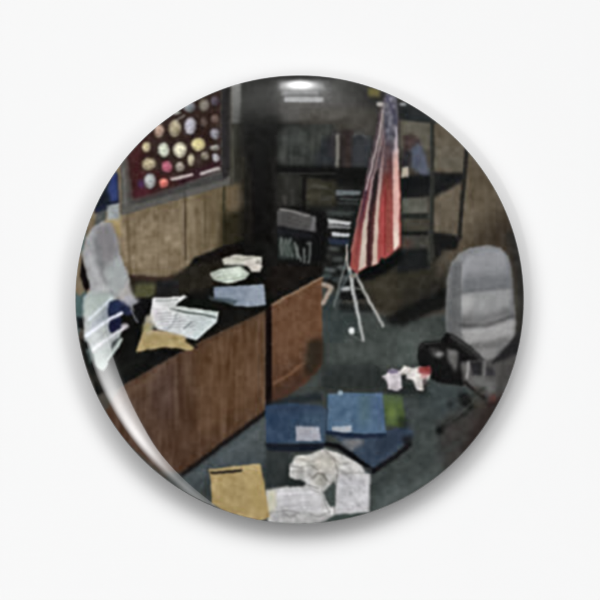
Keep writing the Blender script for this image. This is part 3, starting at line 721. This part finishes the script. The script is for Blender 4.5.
P([(331.5, 426.5), (352, 425), (352, 432), (333, 431)], (160, 168, 178), f_, soft=.8, tex=[('m', 4)])
P([(384, 386), (404, 384), (426, 386), (426, 394), (404, 395), (386, 393)], (36, 41, 40), None, soft=2, alpha=.75)
f_ = fig('printed_crumple', 'crumpled white paper with a purple edge on the carpet in the print')
P([(381, 376), (386, 374), (392, 368), (401, 372), (402, 388), (397, 391), (388, 389), (387, 381)], (206, 198, 204), f_, soft=.9, tex=[('m', 14), ('f', 8)])
P([(388, 369), (398, 369), (398, 373), (389, 374)], (112, 98, 128), None, soft=1, alpha=.85)
f_ = fig('printed_crumple', 'crumpled white paper with a red edge on the carpet in the print')
P([(398, 372), (404, 365), (412, 368), (420, 366), (430, 374), (429, 379), (424, 384), (423, 391), (417, 390), (413, 380), (405, 378)], (208, 201, 196), f_, soft=.9, tex=[('m', 16), ('f', 10)])
P([(418, 367), (430, 366), (431, 373), (424, 376), (418, 372)], (152, 58, 58), None, soft=1.1, alpha=.9)
P([(421, 373), (429, 374), (426, 379), (421, 378)], (196, 128, 126), None, soft=1.1, alpha=.7)
E(404, 377, 2.6, 3.2, (36, 38, 40), None, soft=1, alpha=.9)
P([(422, 380), (427, 378), (426, 388), (423, 388)], (62, 48, 50), None, soft=1, alpha=.7)
f_ = fig('printed_paper', 'loose white sheets spread at the bottom of the print')
P([(289, 476), (290, 465), (296, 456), (310, 454), (324, 448), (336, 452), (350, 458), (362, 466), (369, 474), (369, 512), (352, 515), (334, 516),
   (330, 518), (316, 524), (280, 526), (268, 522), (266, 490), (290, 486), (304, 484)], (198, 197, 195), f_, soft=1.0, tex=[('m', 10), ('f', 7)])
P([(306, 460), (324, 450), (344, 458), (338, 472), (316, 474)], (186, 180, 168), None, soft=3, alpha=.8, tex=[('m', 6)])
P([(268, 490), (304, 486), (322, 490), (328, 512), (270, 516)], (198, 197, 200), None, soft=1.5, alpha=.85, tex=[('m', 5), ('f', 5)])
P([(268, 490), (276, 490), (276, 512), (269, 514)], (204, 200, 168), None, soft=1.6, alpha=.8)
P([(338, 476), (369, 476), (368, 512), (336, 514)], (184, 183, 187), None, soft=1, alpha=.9, tex=[('f', 6), ('m', 4)])
for k in range(9):
    L([(342, 480 + k * 3.6), (364 - (k % 3) * 3, 481 + k * 3.6)], .9, (140, 140, 146), None, soft=.6, alpha=.42)
for k in range(5):
    L([(282, 496 + k * 3.6), (314 - (k % 2) * 5, 494 + k * 3.6)], .9, (160, 158, 166), None, soft=.6, alpha=.4)
for q in ([(337, 474), (335, 494), (334, 515)], [(268, 490), (290, 486), (306, 484), (318, 488)], [(322, 490), (326, 506), (331, 516)],
          [(290, 465), (300, 468), (310, 464), (318, 470)], [(324, 449), (334, 458), (338, 472)], [(270, 513), (284, 510), (300, 513)]):
    L(q, 1.3, (118, 116, 112), None, soft=.7, alpha=.75)
P([(338, 459), (352, 460), (366, 471), (352, 472), (340, 470)], (212, 210, 208), None, soft=.8, alpha=.8, tex=[('m', 8)])
P([(298, 456), (312, 455), (318, 462), (306, 466), (294, 464)], (206, 203, 194), None, soft=.8, alpha=.8, tex=[('m', 8)])
P([(338.5, 474.5), (370.5, 474), (369.5, 513), (334.5, 516)], (202, 201, 205), None, soft=.6, alpha=.55, tex=[('m', 7)])
L([(340, 473.6), (369, 473)], 1.1, (132, 130, 128), None, soft=.6, alpha=.55)
P([(361, 465), (371, 468), (371, 473), (365, 473)], (60, 66, 70), None, soft=.8, alpha=.8)
P([(290, 481), (300, 479), (306, 482), (304, 486), (290, 487)], (46, 52, 50), f_floor, soft=1)
P([(323, 492), (329, 486), (334, 480), (336, 486), (335, 506), (330, 507), (326, 500)], (72, 82, 79), f_floor, soft=1.1, tex=[('m', 3)])
E(319.5, 481, 6, 5.6, (164, 161, 150), None, soft=2.0, alpha=.8, tex=[('m', 8)])
L([(313, 478), (317, 473), (324, 474), (327, 480)], 2.2, (104, 100, 88), None, soft=1.1, alpha=.8)
for k in range(14):
    xx, yy = 342 + (k * 7) % 25, 480 + (k * 11) % 30
    L([(xx, yy), (xx + 1.2, yy + 3.2)], 1.0, (146, 144, 152), None, soft=.7, alpha=.6)
L([(330, 482), (338, 474)], 2.6, (132, 128, 120), None, soft=1.4, alpha=.7)
P([(270, 512), (282, 510), (294, 514), (306, 510), (320, 514), (332, 510), (336, 516), (318, 526), (274, 526)], (166, 166, 166), None, soft=1.5, alpha=.75, tex=[('m', 10), ('f', 8)])
for q, w_, c_ in (([(296, 458), (310, 462), (322, 456)], 3, (160, 156, 146)), ([(330, 456), (340, 464), (352, 462)], 3, (156, 152, 146)),
                  ([(292, 472), (304, 470), (312, 476)], 2.6, (150, 148, 140)), ([(340, 470), (350, 478)], 2.4, (146, 144, 146)),
                  ([(304, 464), (306, 474)], 2.4, (218, 216, 208)), ([(344, 456), (358, 468)], 2.4, (214, 212, 210)), ([(278, 494), (312, 492)], 3, (222, 221, 224)),
                  ([(310, 488), (322, 494), (326, 504)], 2.4, (168, 166, 166)), ([(276, 508), (300, 504)], 2.6, (176, 174, 178)), ([(346, 500), (362, 494)], 3, (206, 205, 210))):
    L(q, w_, c_, None, soft=1.2, alpha=.7, tex=[('f', 10)])
L([(284, 512), (290, 518), (298, 512)], 1.4, (126, 126, 124), None, soft=.8, alpha=.7)
L([(308, 512), (318, 517), (330, 511)], 1.4, (132, 132, 130), None, soft=.8, alpha=.7)
L([(344, 462), (352, 472), (350, 480)], 1.4, (150, 148, 150), None, soft=1, alpha=.6)
P([(336, 514), (370, 513), (372, 520), (320, 526)], (66, 78, 74), f_floor, soft=1.2)
L([(369.5, 476), (368.5, 512)], 1.3, (120, 122, 124), None, soft=.7, alpha=.6)
L([(287, 466), (286, 480), (290, 486)], 2.6, (34, 40, 39), None, soft=1.2, alpha=.7)
f_ = fig('printed_envelope', 'tan envelope on the carpet at the bottom of the print')
P([(209, 469), (236, 466), (260, 463), (265, 488), (270, 517), (258, 522), (230, 514), (212, 504), (211, 485)], (176, 150, 94), f_, soft=.8, tex=[('m', 6), ('f', 4)])
P([(211, 469), (240, 466), (260, 463), (261, 468), (240, 471), (211, 474)], (188, 166, 112), None, soft=1, alpha=.7)
L([(211.5, 472.5), (226, 471.5), (241, 470)], 2.8, (52, 46, 36), None, soft=.7)
P([(246, 478), (262, 476), (268, 512), (250, 514)], (184, 158, 96), None, soft=3, alpha=.6)

# ---- the softness and mottling of a small, compressed print ----------------
# edges wander a little, as they do in a small picture
ink = blur2(ink, 0.3 * S, 0.3 * S)
wj, wi = np.mgrid[0:NPX, 0:NPX].astype(np.float32)
nw = noise(2.4, 2.4, 2) * .2 + noise(1.0, 1.0, 2) * .1
wi = np.clip(wi + nw[..., 0] * S, 0, NPX - 1.01); wj = np.clip(wj + nw[..., 1] * S, 0, NPX - 1.01)
a_, b_ = wi.astype(int), wj.astype(int)
fa, fb = (wi - a_)[..., None], (wj - b_)[..., None]
ink = (ink[b_, a_] * (1 - fa) + ink[b_, a_ + 1] * fa) * (1 - fb) + (ink[b_ + 1, a_] * (1 - fa) + ink[b_ + 1, a_ + 1] * fa) * fb
lum = ink.mean(-1, keepdims=True)
ink = lum + (ink - lum) * SAT
ink += N_FINE * (.8 + lum * .006) + N_MID * (.9 + lum * .008)
ink = np.clip(ink, 4, 250)

# the little picture file: coarse pixels, squeezed in blocks of eight
CELL = 3                                   # ink samples per coarse pixel
nb = NPX // CELL // 8 * 8
soft = blur2(ink, CELL * .42, CELL * .42)[CELL // 2::CELL, CELL // 2::CELL][:nb, :nb]
M_ = np.array([[.299, .587, .114], [-.1687, -.3313, .5], [.5, -.4187, -.0813]], np.float32)
ycc = soft @ M_.T
kq = np.arange(8)
D_ = np.cos((2 * kq[None] + 1) * kq[:, None] * math.pi / 16) * .5
D_[0] *= math.sqrt(.5)
uv = kq[:, None] + kq[None]


def squeeze(a, q):
    n0, n1 = a.shape
    b = a.reshape(n0 // 8, 8, n1 // 8, 8).transpose(0, 2, 1, 3)
    t = D_ @ b @ D_.T
    t = np.round(t / q) * q
    return (D_.T @ t @ D_).transpose(0, 2, 1, 3).reshape(n0, n1)


Yq = squeeze(ycc[..., 0] - 128, 3.0 + 2.2 * uv) + 128
Cq = [squeeze(ycc[..., k], 3.0 + 2.5 * uv) for k in (1, 2)]
rgb = np.stack([Yq + 1.402 * Cq[1], Yq - .344 * Cq[0] - .714 * Cq[1], Yq + 1.772 * Cq[0]], -1).astype(np.float32)
big = np.repeat(np.repeat(rgb, CELL, 0), CELL, 1)
big = blur2(big, CELL * .42, CELL * .42)
out_ = ink.copy()
out_[:big.shape[0], :big.shape[1]] = big
ink = out_ * .75 + blur2(ink, .6 * S, .6 * S) * .25
ink = np.clip(ink + .55 * (ink - blur2(ink, 1.5 * S, 1.5 * S)) + .12 * (ink - blur2(ink, 9 * S, 9 * S)), 4, 250)


def ink_at(x, y):
    """sRGB ink colour at print coordinates, bilinear"""
    u = np.clip((x - ORG) * S - .5, 0, NPX - 1.001); v = np.clip((y - ORG) * S - .5, 0, NPX - 1.001)
    i = u.astype(int); j = v.astype(int)
    a = (u - i)[:, None]; b = (v - j)[:, None]
    return (ink[j, i] * (1 - a) + ink[j, i + 1] * a) * (1 - b) + (ink[j + 1, i] * (1 - a) + ink[j + 1, i + 1] * a) * b


def fig_at(x, y):
    i = np.clip(((x - ORG) * S).astype(int), 0, NPX - 1); j = np.clip(((y - ORG) * S).astype(int), 0, NPX - 1)
    return lab[j, i]

# ---------------------------------------------------------------- materials
def mat(name):
    m = bpy.data.materials.new(name)
    m.use_nodes = True
    return m, m.node_tree, m.node_tree.nodes['Principled BSDF']


m_table, t_, b_ = mat('white_table')
b_.inputs['Base Color'].default_value = (0.9, 0.9, 0.9, 1)
b_.inputs['Roughness'].default_value = 0.9
b_.inputs['Specular IOR Level'].default_value = 0.0
nz = t_.nodes.new('ShaderNodeTexNoise')
nz.inputs['Scale'].default_value = 900
rp = t_.nodes.new('ShaderNodeMapRange')
rp.inputs['To Min'].default_value = 0.897; rp.inputs['To Max'].default_value = 0.903
t_.links.new(nz.outputs['Fac'], rp.inputs['Value'])
cb = t_.nodes.new('ShaderNodeCombineColor')
for k in range(3):
    t_.links.new(rp.outputs[0], cb.inputs[k])
t_.links.new(cb.outputs[0], b_.inputs['Base Color'])

m_print, t_, b_ = mat('glossy_print')
vc = t_.nodes.new('ShaderNodeVertexColor')
vc.layer_name = 'ink'
t_.links.new(vc.outputs['Color'], b_.inputs['Base Color'])
b_.inputs['Roughness'].default_value = 0.03
b_.inputs['IOR'].default_value = 1.5

m_metal, t_, b_ = mat('dark_metal')
b_.inputs['Metallic'].default_value = 1.0
b_.inputs['Base Color'].default_value = (0.22, 0.22, 0.23, 1)
b_.inputs['Roughness'].default_value = 0.35

# ---------------------------------------------------------------- the button's profile
# slope of the domed face (degrees) against radius (print units), then a rolled rim
RR = np.array([0, 60, 120, 165, 195, 207, 214, 223])
TH = np.radians([0, 2.0, 4.3, 6.4, 8.0, 9.05, 10.3, 12.4])
r_d = np.arange(0, 223.4, 0.8)
th_f = np.interp(np.arange(0, 224, .1), RR, TH)
kk = np.ones(61) / 61
th_s = np.convolve(np.pad(th_f, 30, mode='edge'), kk, mode='valid')
th_s[:40] = th_f[:40]
th_d = np.interp(r_d, np.arange(0, 224, .1), th_s)
E0 = math.radians(50)                      # a crisp edge where the dome turns into the rolled rim
rho = (PR - r_d[-1]) / (1 - math.sin(E0))
ph = np.linspace(E0, math.pi / 2, 6)
nd = len(r_d)
r_all = np.concatenate([r_d, PR - rho + rho * np.sin(ph)])
th_all = np.concatenate([th_d, ph])
z_all = np.zeros_like(r_all)
for k in range(1, nd):
    z_all[k] = z_all[k - 1] - (r_d[k] - r_d[k - 1]) * math.tan(.5 * (th_d[k] + th_d[k - 1]))
z_all[nd:] = z_all[nd - 1] - rho * (math.cos(E0) - np.cos(ph))
z_all = z_all - z_all[-1]                  # 0 at the widest rim
TOP = EDGE + z_all[0] * U


# ---------------------------------------------------------------- building
def link(name, me, parent=None):
    o = bpy.data.objects.new(name, me)
    C.objects.link(o)
    if parent:
        o.parent = parent
    return o


def mesh(name, v, f, m):
    me = bpy.data.meshes.new(name)
    v = np.asarray(v, np.float32); f = np.asarray(f, np.int32)
    me.vertices.add(len(v)); me.vertices.foreach_set('co', v.ravel())
    n = f.shape[1]
    me.loops.add(f.size); me.loops.foreach_set('vertex_index', f.ravel())
    me.polygons.add(len(f)); me.polygons.foreach_set('loop_start', np.arange(0, f.size, n, dtype=np.int32))
    me.polygons.foreach_set('use_smooth', np.ones(len(f), bool))
    me.update(calc_edges=True)
    me.materials.append(m)
    return me


def lathe(name, prof, m, parent, seg=360):
    """turn a (radius, height) profile round the button's axis"""
    a = np.linspace(0, 2 * math.pi, seg, endpoint=False)
    v = np.concatenate([np.stack([r * np.cos(a), r * np.sin(a), np.full(seg, z)], 1) for r, z in prof])
    i = np.arange(seg); j = (i + 1) % seg
    f = np.concatenate([np.stack([k * seg + i, k * seg + seg + i, k * seg + seg + j, k * seg + j], 1) for k in range(len(prof) - 1)])
    return link(name, mesh(name, v, f, m), parent)


# the table
g = 3.0
tb = link('table_surface', mesh('table_surface', [(-g, -g, 0), (g, -g, 0), (g, g, 0), (-g, g, 0)], [(0, 1, 2, 3)], m_table))
tb['kind'] = 'structure'

btn = bpy.data.objects.new('pin_button', None)
btn.empty_display_size = 0.01
C.objects.link(btn)
btn['label'] = 'round glossy pin button printed with a messy office, lying on a white surface'
btn['category'] = 'pin button'

# printed face: one fine polar net, cut along the outlines of the printed figures
SEG = 1200
nr = len(r_all)
ang = np.linspace(0, 2 * math.pi, SEG, endpoint=False)
rr = np.maximum(r_all, 0.02)
X = (rr[:, None] * np.cos(ang)).ravel(); Y = (rr[:, None] * np.sin(ang)).ravel()
V = np.stack([X * U, Y * U, np.repeat(z_all, SEG) * U + EDGE], 1)
tt = np.repeat(th_all, SEG); aa = np.tile(ang, nr)
NRM = np.stack([np.sin(tt) * np.cos(aa), np.sin(tt) * np.sin(aa), np.cos(tt)], 1)
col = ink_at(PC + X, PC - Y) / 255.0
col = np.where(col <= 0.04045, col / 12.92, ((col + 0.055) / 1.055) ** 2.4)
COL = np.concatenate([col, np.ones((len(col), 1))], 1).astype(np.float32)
i, j = np.meshgrid(np.delete(np.arange(nr - 1), nd - 1), np.arange(SEG), indexing='ij')
j2 = (j + 1) % SEG
F = np.stack([i * SEG + j, (i + 1) * SEG + j, (i + 1) * SEG + j2, i * SEG + j2], -1).reshape(-1, 4)
fc = V[F].mean(1) / U
LB = fig_at(PC + fc[:, 0], PC - fc[:, 1])


def face_piece(name, sel, parent):
    f = F[sel]
    used, inv = np.unique(f, return_inverse=True)
    me = mesh(name, V[used], inv.reshape(-1, 4), m_print)
    at = me.color_attributes.new('ink', 'FLOAT_COLOR', 'POINT')
    at.data.foreach_set('color', COL[used].ravel())
    me.normals_split_custom_set_from_vertices(NRM[used].tolist())
    return link(name, me, parent)


# the plain ground of the print (walls) is the face itself; the figures are its pieces
face = face_piece('printed_face', LB == f_wall, btn)
for k, (nm, lb) in enumerate(FIG):
    if k == f_wall or not (LB == k).any():
        continue
    o = face_piece(nm, LB == k, face)
    if lb:
        o['label'] = lb

# rolled edge of the shell below the widest rim, and the closed back
E_ = EDGE / U
low = [(PR, E_), (PR - .3, E_ - 2), (PR - 1.5, E_ - 6), (PR - 4, E_ - 10), (PR - 8, E_ - 14), (PR - 13, E_ - 18), (PR - 16, E_ - 20), (PR - 17, 1.0)]
lathe('metal_shell', [(r * U, z * U) for r, z in low], m_metal, btn)
lathe('back_plate', [((PR - 17) * U, 1.0 * U), (100 * U, .8 * U), (2 * U, .8 * U)], m_metal, btn)
